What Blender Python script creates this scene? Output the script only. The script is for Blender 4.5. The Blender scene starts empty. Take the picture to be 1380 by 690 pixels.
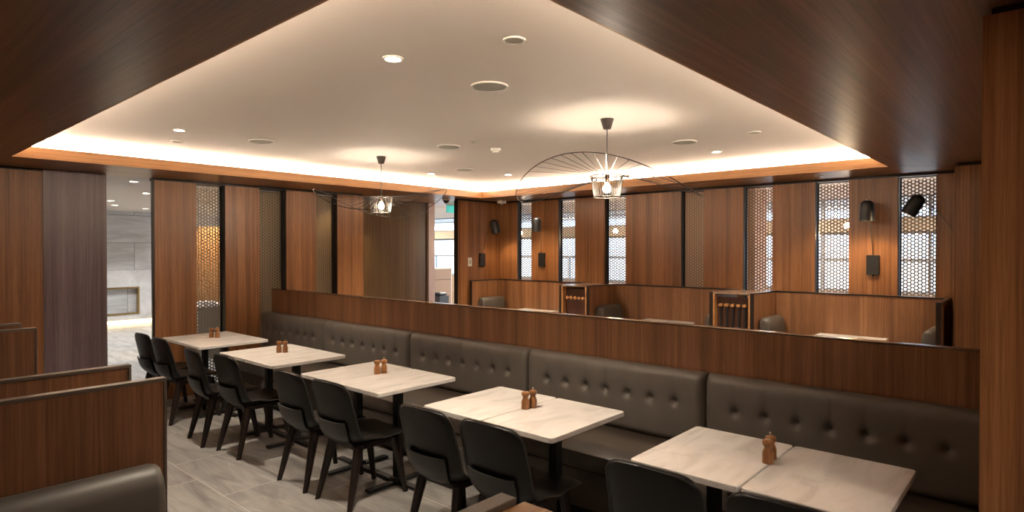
import bpy, bmesh, math, random
from mathutils import Vector, Matrix
random.seed(7)
PI = math.pi
S = bpy.context.scene
COL = S.collection

# ------------------------------------------------------------------ materials
def new_mat(name):
    m = bpy.data.materials.new(name)
    m.use_nodes = True
    nt = m.node_tree
    b = nt.nodes['Principled BSDF']
    return m, nt, b

def plain(name, col, rough=.5, metal=0., spec=.5, noise=0., scale=40., bump=0.):
    m, nt, b = new_mat(name)
    b.inputs['Base Color'].default_value = (*col, 1)
    b.inputs['Roughness'].default_value = rough
    b.inputs['Metallic'].default_value = metal
    b.inputs['Specular IOR Level'].default_value = spec
    tc = nt.nodes.new('ShaderNodeTexCoord')
    n = nt.nodes.new('ShaderNodeTexNoise')
    n.inputs['Scale'].default_value = scale
    n.inputs['Detail'].default_value = 4
    nt.links.new(tc.outputs['Object'], n.inputs['Vector'])
    mx = nt.nodes.new('ShaderNodeMix'); mx.data_type = 'RGBA'
    mx.inputs['A'].default_value = (*[c*(1-noise) for c in col], 1)
    mx.inputs['B'].default_value = (*[min(1, c*(1+noise)) for c in col], 1)
    nt.links.new(n.outputs['Fac'], mx.inputs['Factor'])
    nt.links.new(mx.outputs['Result'], b.inputs['Base Color'])
    if bump:
        bp = nt.nodes.new('ShaderNodeBump')
        bp.inputs['Strength'].default_value = bump
        bp.inputs['Distance'].default_value = .002
        nt.links.new(n.outputs['Fac'], bp.inputs['Height'])
        nt.links.new(bp.outputs['Normal'], b.inputs['Normal'])
    return m

def emis(name, col, strength):
    m, nt, b = new_mat(name)
    b.inputs['Base Color'].default_value = (*col, 1)
    b.inputs['Emission Color'].default_value = (*col, 1)
    b.inputs['Emission Strength'].default_value = strength
    return m

def wood(name, axis, dark, mid, light, rough=.35, spec=.45, bump=.04, fine=62):
    """straight ribbon-grain veneer, grain running along the given axis"""
    m, nt, b = new_mat(name)
    N = nt.nodes.new; L = nt.links.new
    tc = N('ShaderNodeTexCoord'); oi = N('ShaderNodeObjectInfo')
    add = N('ShaderNodeVectorMath'); add.operation = 'MULTIPLY_ADD'
    add.inputs[1].default_value = (13.7, 9.1, 5.3)
    cmb = N('ShaderNodeCombineXYZ')
    for i in range(3): L(oi.outputs['Random'], cmb.inputs[i])
    L(cmb.outputs[0], add.inputs[0]); L(tc.outputs['Object'], add.inputs[2])
    def layer(s_across, s_along, detail, rough_):
        mp = N('ShaderNodeMapping')
        sc = [s_across]*3; sc[axis] = s_along
        mp.inputs['Scale'].default_value = sc
        L(add.outputs[0], mp.inputs['Vector'])
        n = N('ShaderNodeTexNoise'); n.inputs['Scale'].default_value = 1
        n.inputs['Detail'].default_value = detail; n.inputs['Roughness'].default_value = rough_
        L(mp.outputs[0], n.inputs['Vector'])
        return n
    n1 = layer(fine, .7, 4, .7); n2 = layer(9, .12, 2, .5); n3 = layer(300, 6, 2, .5)
    mth = N('ShaderNodeMath'); mth.operation = 'MULTIPLY_ADD'
    mth.inputs[1].default_value = .47
    L(n2.outputs['Fac'], mth.inputs[0])
    m2 = N('ShaderNodeMath'); m2.operation = 'MULTIPLY'; m2.inputs[1].default_value = .53
    L(n1.outputs['Fac'], m2.inputs[0]); L(m2.outputs[0], mth.inputs[2])
    r = N('ShaderNodeValToRGB')
    r.color_ramp.elements[0].position = .36; r.color_ramp.elements[0].color = (*dark, 1)
    r.color_ramp.elements[1].position = .64; r.color_ramp.elements[1].color = (*light, 1)
    e = r.color_ramp.elements.new(.5); e.color = (*mid, 1)
    L(mth.outputs[0], r.inputs['Fac'])
    mx = N('ShaderNodeMix'); mx.data_type = 'RGBA'; mx.blend_type = 'MULTIPLY'
    mx.inputs['Factor'].default_value = .35
    L(r.outputs[0], mx.inputs['A'])
    r3 = N('ShaderNodeValToRGB')
    r3.color_ramp.elements[0].position = .35; r3.color_ramp.elements[0].color = (.35, .3, .27, 1)
    r3.color_ramp.elements[1].position = .6; r3.color_ramp.elements[1].color = (1, 1, 1, 1)
    L(n3.outputs['Fac'], r3.inputs['Fac']); L(r3.outputs[0], mx.inputs['B'])
    L(mx.outputs['Result'], b.inputs['Base Color'])
    b.inputs['Roughness'].default_value = rough
    b.inputs['Specular IOR Level'].default_value = spec
    bp = N('ShaderNodeBump'); bp.inputs['Strength'].default_value = bump; bp.inputs['Distance'].default_value = .001
    L(n1.outputs['Fac'], bp.inputs['Height']); L(bp.outputs[0], b.inputs['Normal'])
    return m

WD, WM, WL = (.140, .057, .020), (.260, .109, .039), (.375, .170, .070)
W = {a: wood('walnut_%s' % 'xyz'[a], a, WD, WM, WL) for a in (0, 1, 2)}
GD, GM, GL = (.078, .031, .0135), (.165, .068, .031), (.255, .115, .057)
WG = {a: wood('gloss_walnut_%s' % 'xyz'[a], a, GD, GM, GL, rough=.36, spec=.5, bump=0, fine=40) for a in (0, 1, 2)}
WS = wood('purple_grey_veneer', 2, (.095, .066, .072), (.155, .110, .125), (.22, .16, .182), rough=.3, spec=.5)  # purple-grey veneer for one far wall panel
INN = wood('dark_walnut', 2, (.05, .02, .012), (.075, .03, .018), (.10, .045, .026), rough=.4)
PART = wood('walnut_partition', 2, (.130, .055, .022), (.215, .096, .040), (.300, .145, .066), rough=.42)
TAN = wood('oiled_oak', 0, (.36, .16, .055), (.45, .21, .075), (.55, .28, .11), rough=.45)
MILL = wood('turned_beech', 2, (.17, .068, .022), (.27, .112, .038), (.38, .18, .07), rough=.35)
LEG = wood('stained_ash', 2, (.010, .006, .005), (.016, .009, .007), (.026, .014, .010), rough=.4)
LEATHER = plain('taupe_leather', (.132, .118, .103), .46, noise=.12, scale=8, spec=.45)
BUTTON = plain('button_leather', (.045, .039, .033), .6, noise=.1)
SEATL = plain('brown_leather', (.068, .053, .042), .4, noise=.2, scale=6, spec=.45)
BLACKL = plain('black_leather', (.0045, .0042, .0039), .42, noise=.2, scale=120, bump=.1, spec=.35)
PIPE = plain('piping_leather', (.02, .018, .016), .35)
BLACK = plain('black_metal', (.010, .010, .010), .4, spec=.5, noise=.1)
DARK = plain('dark_bronze', (.020, .015, .012), .35, metal=.3, noise=.1)
BRONZE = plain('bronze_sheet', (.20, .155, .105), .45, metal=.4, noise=.1)
PLATE = plain('grey_plate', (.011, .0098, .0088), .4, noise=.1)
CHROME = plain('brushed_steel', (.6, .58, .55), .25, metal=1., noise=.05)
BRASS = plain('brass', (.38, .27, .11), .35, metal=.9, noise=.08)
WHITE = plain('white_paint', (.74, .688, .645), .75, noise=.012, scale=3)
WPLAST = plain('white_plastic', (.75, .74, .7), .4, noise=.02)
GREYP = plain('speaker_grille', (.42, .41, .36), .6, noise=.15, scale=300)
BEIGE = plain('beige_laminate', (.36, .25, .18), .5, noise=.05)
PINKW = plain('pale_veneer', (.52, .38, .33), .4, noise=.08, scale=30)
PLASTER = plain('pink_plaster', (.45, .30, .24), .7, noise=.04)
CREAM = plain('cream_plaster', (.52, .43, .32), .7, noise=.03)
GREYM = plain('grey_frame', (.30, .34, .38), .4, metal=.3, noise=.05)
GREEN = emis('green_sign', (.03, .36, .33), .22)
TEAL = plain('dark_vinyl', (.05, .06, .075), .4, noise=.1)
LED = emis('warm_led', (1, .81, .61), 15)
LED2 = emis('warm_led_low', (1, .70, .30), 3.0)
BULB = emis('filament_bulb', (1, .83, .63), 195)
GLOBE = emis('globe_bulb', (1, .70, .38), 22)
DOWN = emis('downlight_lens', (1, .86, .66), 30)
DOWN2 = emis('cool_downlight_lens', (1, .93, .82), 18)

def marble_white():
    m, nt, b = new_mat('white_marble')
    N = nt.nodes.new; L = nt.links.new
    tc = N('ShaderNodeTexCoord'); oi = N('ShaderNodeObjectInfo')
    cmb = N('ShaderNodeCombineXYZ')
    for i in range(3): L(oi.outputs['Random'], cmb.inputs[i])
    ma = N('ShaderNodeVectorMath'); ma.operation = 'MULTIPLY_ADD'; ma.inputs[1].default_value = (31, 17, 5)
    L(cmb.outputs[0], ma.inputs[0]); L(tc.outputs['Object'], ma.inputs[2])
    mp = N('ShaderNodeMapping'); mp.inputs['Rotation'].default_value = (0, 0, .6); mp.inputs['Scale'].default_value = (1.5, 5, 4)
    L(ma.outputs[0], mp.inputs['Vector'])
    n = N('ShaderNodeTexNoise'); n.inputs['Scale'].default_value = 1.6; n.inputs['Detail'].default_value = 8
    n.inputs['Roughness'].default_value = .6; n.inputs['Distortion'].default_value = 1.2
    L(mp.outputs[0], n.inputs['Vector'])
    r = N('ShaderNodeValToRGB')
    r.color_ramp.elements[0].position = .36; r.color_ramp.elements[0].color = (.59, .57, .55, 1)
    r.color_ramp.elements[1].position = .62; r.color_ramp.elements[1].color = (.73, .71, .685, 1)
    e = r.color_ramp.elements.new(.47); e.color = (.68, .66, .635, 1)
    L(n.outputs['Fac'], r.inputs['Fac']); L(r.outputs[0], b.inputs['Base Color'])
    b.inputs['Roughness'].default_value = .22
    return m
MARBLE = marble_white()

def tiles(name, w, h, plane, offs, c_lo, c_hi, grout, rough, mortar=.004, shift=(0, 0), vein=(1.2, 6, 3)):
    m, nt, b = new_mat(name)
    N = nt.nodes.new; L = nt.links.new
    tc = N('ShaderNodeTexCoord')
    sep = N('ShaderNodeSeparateXYZ'); L(tc.outputs['Object'], sep.inputs[0])
    cb = N('ShaderNodeCombineXYZ')
    a0, a1 = {'xy': ('X', 'Y'), 'xz': ('X', 'Z'), 'yx': ('Y', 'X')}[plane]
    ad0 = N('ShaderNodeMath'); ad0.inputs[1].default_value = shift[0]; L(sep.outputs[a0], ad0.inputs[0]); L(ad0.outputs[0], cb.inputs[0])
    ad1 = N('ShaderNodeMath'); ad1.inputs[1].default_value = shift[1]; L(sep.outputs[a1], ad1.inputs[0]); L(ad1.outputs[0], cb.inputs[1])
    br = N('ShaderNodeTexBrick'); br.offset = offs; br.squash = 1
    br.inputs['Scale'].default_value = 1; br.inputs['Brick Width'].default_value = w; br.inputs['Row Height'].default_value = h
    br.inputs['Mortar Size'].default_value = mortar; br.inputs['Mortar Smooth'].default_value = .1; br.inputs['Bias'].default_value = 0
    br.inputs['Color1'].default_value = (.05, .05, .05, 1); br.inputs['Color2'].default_value = (.95, .95, .95, 1)
    L(cb.outputs[0], br.inputs['Vector'])
    # each tile gets its own piece of the veining
    ma = N('ShaderNodeVectorMath'); ma.operation = 'MULTIPLY_ADD'; ma.inputs[1].default_value = (7.3, 3.9, 5.1)
    L(br.outputs['Color'], ma.inputs[0]); L(cb.outputs[0], ma.inputs[2])
    mp = N('ShaderNodeMapping'); mp.inputs['Scale'].default_value = vein; mp.inputs['Rotation'].default_value = (0, 0, .35)
    L(ma.outputs[0], mp.inputs['Vector'])
    n = N('ShaderNodeTexNoise'); n.inputs['Scale'].default_value = 1.3; n.inputs['Detail'].default_value = 9
    n.inputs['Roughness'].default_value = .62; n.inputs['Distortion'].default_value = .9
    L(mp.outputs[0], n.inputs['Vector'])
    r = N('ShaderNodeValToRGB')
    r.color_ramp.elements[0].position = .3; r.color_ramp.elements[0].color = (*c_lo, 1)
    r.color_ramp.elements[1].position = .7; r.color_ramp.elements[1].color = (*c_hi, 1)
    L(n.outputs['Fac'], r.inputs['Fac'])
    mx = N('ShaderNodeMix'); mx.data_type = 'RGBA'
    L(br.outputs['Fac'], mx.inputs['Factor']); L(r.outputs[0], mx.inputs['A']); mx.inputs['B'].default_value = (*grout, 1)
    L(mx.outputs['Result'], b.inputs['Base Color'])
    b.inputs['Roughness'].default_value = rough
    return m
FLOOR = tiles('grey_stone_tiles', .9, .45, 'yx', .5, (.165, .16, .155), (.42, .41, .395), (.50, .485, .46), .4, shift=(.02, .25))
STONE = tiles('grey_marble_slabs', 1.2, .62, 'xz', .5, (.42, .42, .41), (.66, .66, .65), (.22, .22, .21), .25, mortar=.006, vein=(.9, 4, 2))
STONE2 = tiles('pale_marble_slabs', 2.4, 2.4, 'xz', .5, (.52, .51, .50), (.74, .73, .71), (.3, .3, .3), .2, mortar=.003, vein=(1.6, 1.8, 2))

def glass():
    m, nt, b = new_mat('window_glass')
    N = nt.nodes.new; L = nt.links.new
    nt.nodes.remove(b)
    out = [n for n in nt.nodes if n.type == 'OUTPUT_MATERIAL'][0]
    t = N('ShaderNodeBsdfTransparent'); t.inputs[0].default_value = (.93, .97, 1, 1)
    g = N('ShaderNodeBsdfGlossy'); g.inputs['Roughness'].default_value = .02
    mx = N('ShaderNodeMixShader'); mx.inputs[0].default_value = .07
    L(t.outputs[0], mx.inputs[1]); L(g.outputs[0], mx.inputs[2]); L(mx.outputs[0], out.inputs[0])
    return m
GLASS = glass()

# ------------------------------------------------------------------ mesh builder
class MB:
    def __init__(self):
        self.bm = bmesh.new(); self.smooth = False
    def box(self, x0, x1, y0, y1, z0, z1, bev=0., seg=2):
        t = bmesh.new()
        bmesh.ops.create_cube(t, size=1)
        for v in t.verts:
            v.co = Vector(((x0+x1)/2 + v.co.x*(x1-x0), (y0+y1)/2 + v.co.y*(y1-y0), (z0+z1)/2 + v.co.z*(z1-z0)))
        if bev: bmesh.ops.bevel(t, geom=t.edges[:], offset=bev, segments=seg, affect='EDGES', profile=.5)
        return self._merge(t)
    def _merge(self, t, mat=None):
        if mat is not None: t.transform(mat)
        me = bpy.data.meshes.new('tmp'); t.to_mesh(me); t.free()
        self.bm.from_mesh(me); bpy.data.meshes.remove(me)
        return self
    def lathe(self, prof, seg=24, mat=None, caps=True):
        t = bmesh.new(); rings = []
        for r, z in prof:
            rings.append([t.verts.new((r*math.cos(2*PI*i/seg), r*math.sin(2*PI*i/seg), z)) for i in range(seg)])
        for a, b in zip(rings, rings[1:]):
            for i in range(seg):
                t.faces.new((a[i], a[(i+1) % seg], b[(i+1) % seg], b[i]))
        if caps:
            t.faces.new(rings[0][::-1]); t.faces.new(rings[-1])
        self.smooth = True
        return self._merge(t, mat)
    def tube(self, pts, r, seg=8, closed=False, radii=None):
        t = bmesh.new(); pts = [Vector(p) for p in pts]; n = len(pts); rings = []
        up = None
        for i, p in enumerate(pts):
            if closed: d = pts[(i+1) % n] - pts[i-1]
            else: d = pts[min(i+1, n-1)] - pts[max(i-1, 0)]
            d.normalize()
            if up is None:
                up = Vector((0, 0, 1)) if abs(d.z) < .9 else Vector((1, 0, 0))
            u = (up - d*up.dot(d)).normalized(); w = d.cross(u); up = u
            rr = radii[i] if radii else r
            rings.append([t.verts.new(p + (u*math.cos(2*PI*k/seg) + w*math.sin(2*PI*k/seg))*rr) for k in range(seg)])
        pairs = list(zip(rings, rings[1:])) + ([(rings[-1], rings[0])] if closed else [])
        for a, b in pairs:
            for k in range(seg):
                t.faces.new((a[k], b[k], b[(k+1) % seg], a[(k+1) % seg]))
        if not closed:
            t.faces.new(rings[0]); t.faces.new(rings[-1][::-1])
        bmesh.ops.recalc_face_normals(t, faces=t.faces[:])
        self.smooth = True
        return self._merge(t)
    def prism(self, poly, z0, z1):
        t = bmesh.new()
        a = [t.verts.new((x, y, z0)) for x, y in poly]; b = [t.verts.new((x, y, z1)) for x, y in poly]
        n = len(poly)
        t.faces.new(a[::-1]); t.faces.new(b)
        for i in range(n): t.faces.new((a[i], a[(i+1) % n], b[(i+1) % n], b[i]))
        bmesh.ops.recalc_face_normals(t, faces=t.faces[:])
        return self._merge(t)
    def loft(self, rings, cap=True):
        """rings of equal point count, closed loops"""
        t = bmesh.new(); R = [[t.verts.new(p) for p in r] for r in rings]; n = len(rings[0])
        for a, b in zip(R, R[1:]):
            for i in range(n): t.faces.new((a[i], a[(i+1) % n], b[(i+1) % n], b[i]))
        if cap: t.faces.new(R[0][::-1]); t.faces.new(R[-1])
        bmesh.ops.recalc_face_normals(t, faces=t.faces[:])
        return self._merge(t)
    def grid(self, P, flip=False):
        t = bmesh.new(); V = [[t.verts.new(p) for p in row] for row in P]
        for a, b in zip(V, V[1:]):
            for i in range(len(a)-1):
                f = (a[i], a[i+1], b[i+1], b[i])
                t.faces.new(f[::-1] if flip else f)
        self.smooth = True
        return self._merge(t)
    def build(self, name, mat, parent=None, loc=None, rz=0., auto=40):
        me = bpy.data.meshes.new(name)
        bm = self.bm
        bmesh.ops.remove_doubles(bm, verts=bm.verts[:], dist=1e-6)
        if loc is None and parent is None:
            xs = [v.co.x for v in bm.verts]; ys = [v.co.y for v in bm.verts]; zs = [v.co.z for v in bm.verts]
            loc = Vector(((min(xs)+max(xs))/2, (min(ys)+max(ys))/2, min(zs)))
            bm.transform(Matrix.Translation(-loc))
        for f in bm.faces: f.smooth = self.smooth
        if self.smooth:
            for e in bm.edges:
                if len(e.link_faces) == 2 and e.calc_face_angle(0) > math.radians(auto): e.smooth = False
        bm.to_mesh(me); bm.free()
        me.materials.append(mat)
        o = bpy.data.objects.new(name, me); COL.objects.link(o)
        if loc is not None: o.location = loc
        o.rotation_euler.z = rz
        if parent is not None: o.parent = parent
        return o

def B(x0, x1, y0, y1, z0, z1, bev=0.):
    return MB().box(x0, x1, y0, y1, z0, z1, bev)

def tag(o, label=None, cat=None, group=None, kind=None):
    if label: o['label'] = label
    if cat: o['category'] = cat
    if group: o['group'] = group
    if kind: o['kind'] = kind
    return o

def thing(name, label, cat, loc=(0, 0, 0), rz=0., group=None):
    o = bpy.data.objects.new(name, None); COL.objects.link(o)
    o.empty_display_size = .1
    o.location = loc; o.rotation_euler = (0, 0, rz)
    return tag(o, label, cat, group)

def struct(name, mb, mat, **k):
    return tag(mb.build(name, mat, **k), kind='structure')

KIDS = {}
def dup(root, loc, rz, label=None, group=None):
    r = root.copy(); COL.objects.link(r); r.location = loc; r.rotation_euler = (0, 0, rz)
    if label: r['label'] = label
    if group: r['group'] = group
    for ch in list(root.children):
        c = ch.copy(); COL.objects.link(c); c.parent = r
        for g in list(ch.children):
            d = g.copy(); COL.objects.link(d); d.parent = c
    return r

def lamp(name, kind, loc, power, col=(1, .82, .6), parent=None, size=.03, spot=None, blend=.6, rot=None):
    l = bpy.data.lights.new(name, kind); l.energy = power; l.color = col
    if kind in ('POINT', 'SPOT'): l.shadow_soft_size = size
    if kind == 'SPOT': l.spot_size = math.radians(spot); l.spot_blend = blend
    if kind == 'AREA': l.size = size
    o = bpy.data.objects.new(name, l); COL.objects.link(o); o.location = loc
    if rot: o.rotation_euler = rot
    if parent is not None: o.parent = parent
    return o

# ------------------------------------------------------------------ the setting
XL, YB = -.95, -3.2            # hidden near sides of the room
XW, YW = 7.6, 7.52             # window wall, far wall
ZS, ZL, ZC = 2.5, 2.6, 2.7     # soffit, top of its lip, plaster ceiling
XF = 11.5                      # glazed facade beyond the corridor
YE = 15.71                     # stone wall of the lobby

struct('floor', B(XL, 15, YB, 19, -.1, 0), FLOOR)
struct('ceiling', B(XL, XW+.1, YB, 8.2, ZC, ZC+.1), WHITE)
tx0, tx1, ty0, ty1 = 1.075, 6.87, 1.21, 6.73
# four mitred veneer soffits round the raised ceiling, each a slab with a lip
struct('trim_1', MB().prism([(XL, YB), (tx0, ty0), (tx0, ty1), (XL, YW+.1)], ZS, ZL), WG[1], loc=(0, 0, 0))
struct('trim_2', MB().prism([(XL, YB), (XW+.12, YB), (XW+.12, .46), (tx1, ty0), (tx0, ty0)], ZS, ZL), WG[0], loc=(0, 0, 0))
struct('trim_3', MB().prism([(tx1, ty0), (XW+.12, .46), (XW+.12, 8.3), (tx1+.45, 8.3), (tx1, ty1)], ZS, ZL), W[1], loc=(0, 0, 0))
struct('trim_4', MB().prism([(tx0, ty1), (tx1, ty1), (tx1+.45, 8.3), (5.2, 8.3), (5.2, YW+.1), (XL, YW+.1)], ZS, ZL), W[0], loc=(0, 0, 0))
LIT = (.30, .145, .055), (.41, .205, .082), (.50, .27, .118)  # walnut lightened in colour, standing in for cove light on the lip
LP = {a: wood('lit_walnut_%s' % 'xyz'[a], a, *LIT, rough=.45) for a in (0, 1)}
lt = .012
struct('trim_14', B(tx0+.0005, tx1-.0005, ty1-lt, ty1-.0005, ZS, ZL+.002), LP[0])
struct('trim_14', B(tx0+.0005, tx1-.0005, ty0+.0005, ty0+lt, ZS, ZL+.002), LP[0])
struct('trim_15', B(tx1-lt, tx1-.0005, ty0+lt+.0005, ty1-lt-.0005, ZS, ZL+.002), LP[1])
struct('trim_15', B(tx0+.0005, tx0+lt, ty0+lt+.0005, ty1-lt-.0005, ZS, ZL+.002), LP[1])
# white back of the cove
g = .28
cv = MB()
cv.box(tx0-g-.02, tx0-g, ty0-g, ty1+g, ZL, ZC); cv.box(tx1+g, tx1+g+.02, ty0-g, ty1+g, ZL, ZC)
cv.box(tx0-g-.02, tx1+g+.02, ty0-g-.02, ty0-g, ZL, ZC); cv.box(tx0-g-.02, tx1+g+.02, ty1+g, ty1+g+.02, ZL, ZC)
struct('trim_5', cv, WHITE, loc=(0, 0, 0))
# LED strips lying on the lip
ld = .10
for nm, (a, b, c, d) in {'near left': (tx0-ld-.02, tx0-ld, ty0-ld, ty1+ld), 'right window': (tx1+ld, tx1+ld+.02, ty0-ld, ty1+ld),
                         'near right': (tx0-ld+.03, tx1+ld-.03, ty0-ld-.02, ty0-ld), 'far': (tx0-ld+.03, tx1+ld-.03, ty1+ld, ty1+ld+.02)}.items():
    tag(B(a, b, c, d, ZL+.001, ZL+.050).build('light_strip', LED), 'warm glowing light strip hidden in the ceiling cove along the %s side' % nm, 'light strip')

# far wall: veneer panels with slots between them
PT = .14
def panel(x0, x1, y0, y1, mat=None, top=ZS-.028, name='wall_left'):
    return struct(name, B(x0, x1, y0, y1, 0, top), mat or W[2])
panel(XL, 1.455, YW, YW+PT)
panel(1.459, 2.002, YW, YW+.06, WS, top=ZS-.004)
panel(2.462, 2.909, YW, YW+.09)
struct('trim_6', B(2.437, 2.461, YW-.002, YW+.03, 0, ZS-.004), DARK)
for a, b in ((3.243, 3.668), (4.028, 4.457), (4.791, 5.221)):
    panel(a, b, YW, YW+PT)
    struct('trim_7', B(a-.004, a-.0005, YW+.012, YW+PT, 0, ZS-.028), DARK)
struct('trim_8', B(XL, 2.0, YW+.02, YW+PT, ZS-.027, ZS-.001), DARK)
struct('trim_8', B(2.462, 5.221, YW+.02, YW+PT, ZS-.027, ZS-.001), DARK)
# recess between the far wall and the corner
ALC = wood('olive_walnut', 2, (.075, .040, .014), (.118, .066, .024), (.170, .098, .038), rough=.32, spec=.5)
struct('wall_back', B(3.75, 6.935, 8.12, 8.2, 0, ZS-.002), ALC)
struct('door_1', B(6.94, 7.075, 8.08, 8.2, 0, ZS-.002), PINKW)
# corner panel standing forward of the recess
CY = 7.05
struct('wall_corner', B(6.655, XW-.002, CY, CY+.085, 0, ZS-.028), W[2])
struct('trim_9', B(6.650, 6.6545, CY, CY+.086, 0, ZS-.028), DARK)
struct('trim_9', B(6.66, XW, CY+.02, CY+.08, ZS-.027, ZS-.001), DARK)

# window wall: panels, edges given from far to near
RP = [(CY+.086, 6.64), (6.33, 5.79), (5.47, 4.94), (4.59, 3.74), (3.42, 2.91), (2.56, 2.08), (1.73, 1.26), (.92, YB)]
for hi, lo in RP:
    struct('wall_right', B(XW, XW+.1, lo, hi, 0, ZS-.028), W[2])
    if lo > 0: struct('trim_10', B(XW+.012, XW+.1, lo-.006, lo-.0005, 0, ZS-.028), DARK)
struct('trim_11', B(XW+.02, XW+.1, YB, CY, ZS-.027, ZS-.001), DARK)
# the two veneered piers on the right
struct('wall_near_pier', B(2.56, 3.95, YB, .187, 0, ZS-.028), W[2])
struct('trim_12', B(2.585, 3.95, YB, .165, ZS-.028, ZS-.001), DARK)
struct('wall_far_pier', B(6.99, 7.14, YB, .711, 0, ZS-.028), W[2])
struct('trim_12', B(7.01, 7.14, YB, .69, ZS-.028, ZS-.001), DARK)
# sides behind the camera
struct('wall_side', B(XL-.1, XL, YB, YW+PT, 0, ZC), W[2])
struct('wall_rear', B(XL, XW, YB-.1, YB, 0, ZC), W[2])

# lobby beyond the far wall
struct('ceiling', B(XL, 15, YW+PT+.56, 19, 2.56, 2.66), WHITE)
struct('ceiling', B(XL, 5.2, YW+.1, YW+PT+.56, 2.56, 2.66), WHITE)
NX0, NX1, NZ0, NZ1 = 3.2, 4.82, .22, .845
for i, (a, b, c, d, mt) in enumerate(((XL, 9.2, 1.23, 2.56, STONE), (XL, NX0, .1, 1.23, STONE2), (NX1, 9.2, .1, 1.23, STONE2), (NX0, NX1, NZ1, 1.23, STONE2), (NX0, NX1, .1, NZ0, STONE2))):
    struct('wall_lobby', B(a, b, YE, YE+.3, c, d), mt)
struct('wall_lobby', B(NX0, NX1, YE+.1, YE+.3, NZ0, NZ1), STONE)
struct('wall_lobby', B(XL, 9.2, YE+.06, YE+.3, 0, .1), STONE2)
fr = MB(); t = .035
fr.box(NX0-t, NX1, YE-.012, YE+.095, NZ1-t, NZ1); fr.box(NX0-t, NX1, YE-.012, YE+.095, NZ0, NZ0+t)
fr.box(NX1-t, NX1, YE-.012, YE+.095, NZ0+t, NZ1-t); fr.box(NX0-t, NX0, YE-.012, YE+.095, NZ0+t, NZ1-t)
tag(fr.build('niche_frame', BRASS), 'brass frame lining the rectangular niche in the pale marble lobby wall', 'frame')
tag(B(XL+.2, 9.0, YE+.005, YE+.05, .03, .085).build('light_strip', LED2), 'warm yellow light strip glowing at the foot of the marble lobby wall', 'light strip')
struct('wall_lobby_side', B(XL-.1, XL, YW+PT, YE+.3, 0, 2.66), WHITE)
struct('wall_lobby_end', B(9.2, XF+.1, 18.4, 18.5, 0, 2.66), WHITE)
struct('wall_lobby_end', B(9.1, 9.2, YE+.3, 18.5, 0, 2.66), WHITE)

# corridor and glazed facade
struct('ceiling', B(XW+.12, 15, YB, YW+PT+.56, 2.56, 2.66), WHITE)
struct('wall_corridor_end', B(XW+.1, XF+.1, YB-.1, YB, 0, 2.66), WHITE)
struct('wall_facade', B(XF-.02, XF+.16, YB, 18.5, 0, .98), BEIGE)
struct('wall_facade', B(XF-.16, XF+.16, YB, 18.5, 1.99, 2.20), CREAM)
struct('wall_facade', B(XF-.02, XF+.16, YB, 18.5, 2.54, 2.66), GREYM)
k = 0
y = YB
while y < 18:
    k += 1
    y2 = y + 1.55
    f = MB()
    f.box(XF, XF+.09, y, y+.05, .98, 1.99); f.box(XF, XF+.09, y+.05, y2, 1.50, 1.55); f.box(XF, XF+.09, y+.05, y2, .98, 1.03)
    f.box(XF+.0, XF+.09, y+.05, y2, 1.95, 1.99); f.box(XF+.02, XF+.07, y+.8, y+.83, 1.03, 1.50)
    w = struct('window_1', f, GREYM, loc=(0, 0, 0))
    B(XF+.04, XF+.046, y+.05, y2, 1.0, 1.98).build('pane', GLASS, w)
    f = MB()
    f.box(XF, XF+.09, y, y+.05, 2.2, 2.54); f.box(XF, XF+.09, y+.05, y2, 2.2, 2.23); f.box(XF+.02, XF+.07, y+.05, y2, 2.44, 2.46)
    w = struct('window_2', f, GREYM, loc=(0, 0, 0))
    B(XF+.04, XF+.046, y+.05, y2, 2.22, 2.54).build('pane', GLASS, w)
    y = y2
struct('trim_13', B(XW+.1, XW+.14, YB, .71, 0, 2.66), W[2])
struct('wall_corridor_pier', B(8.55, 9.05, 3.12, 4.5, 0, 2.56), PLASTER)

# ------------------------------------------------------------------ perforated screens
def hex_sheet(wd, ht, pitch=.038, hr=.0138, th=.003):
    bm = bmesh.new()
    a = pitch/math.sqrt(3)              # cell circumradius (flat-top cells)
    cols = int(wd/(1.5*a)); rows = int(ht/pitch)
    ox = -(cols-1)*1.5*a/2
    for s in (-1, 1):
        for i in range(cols):
            for j in range(rows):
                cx = ox + i*1.5*a; cz = pitch*(j+.5+(.5 if i % 2 else 0))
                if cz > ht-pitch*.4: continue
                o_ = [bm.verts.new((cx+a*math.cos(k*PI/3), s*th/2, cz+a*math.sin(k*PI/3))) for k in range(6)]
                n_ = [bm.verts.new((cx+hr*math.cos(k*PI/3), s*th/2, cz+hr*math.sin(k*PI/3))) for k in range(6)]
                for k in range(6):
                    q = (o_[k], o_[(k+1) % 6], n_[(k+1) % 6], n_[k])
                    bm.faces.new(q if s < 0 else q[::-1])
                if s < 0:
                    m_ = [bm.verts.new((v.co.x, th/2, v.co.z)) for v in n_]
                    for k in range(6): bm.faces.new((n_[k], n_[(k+1) % 6], m_[(k+1) % 6], m_[k]))
    me = bpy.data.meshes.new('sheet'); bm.to_mesh(me); bm.free(); me.materials.append(BRONZE)
    return me, cols*1.5*a
SHEETS = {}
def screen(loc, wd, rz, label, grp):
    key = round(wd, 2)
    if key not in SHEETS: SHEETS[key] = hex_sheet(key, 2.46)
    me, cw = SHEETS[key]
    t = thing('perforated_screen', label, 'screen', loc, rz, grp)
    o = bpy.data.objects.new('perforated_sheet', me); COL.objects.link(o); o.parent = t
    f = MB(); h = wd/2
    f.box(-h, -h+.014, -.008, .008, 0, 2.47); f.box(h-.014, h, -.008, .008, 0, 2.47)
    f.box(-h+.014, h-.014, -.008, .008, 0, .014); f.box(-h+.014, h-.014, -.008, .008, 2.456, 2.47)
    f.build('frame', DARK, t)
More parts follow.
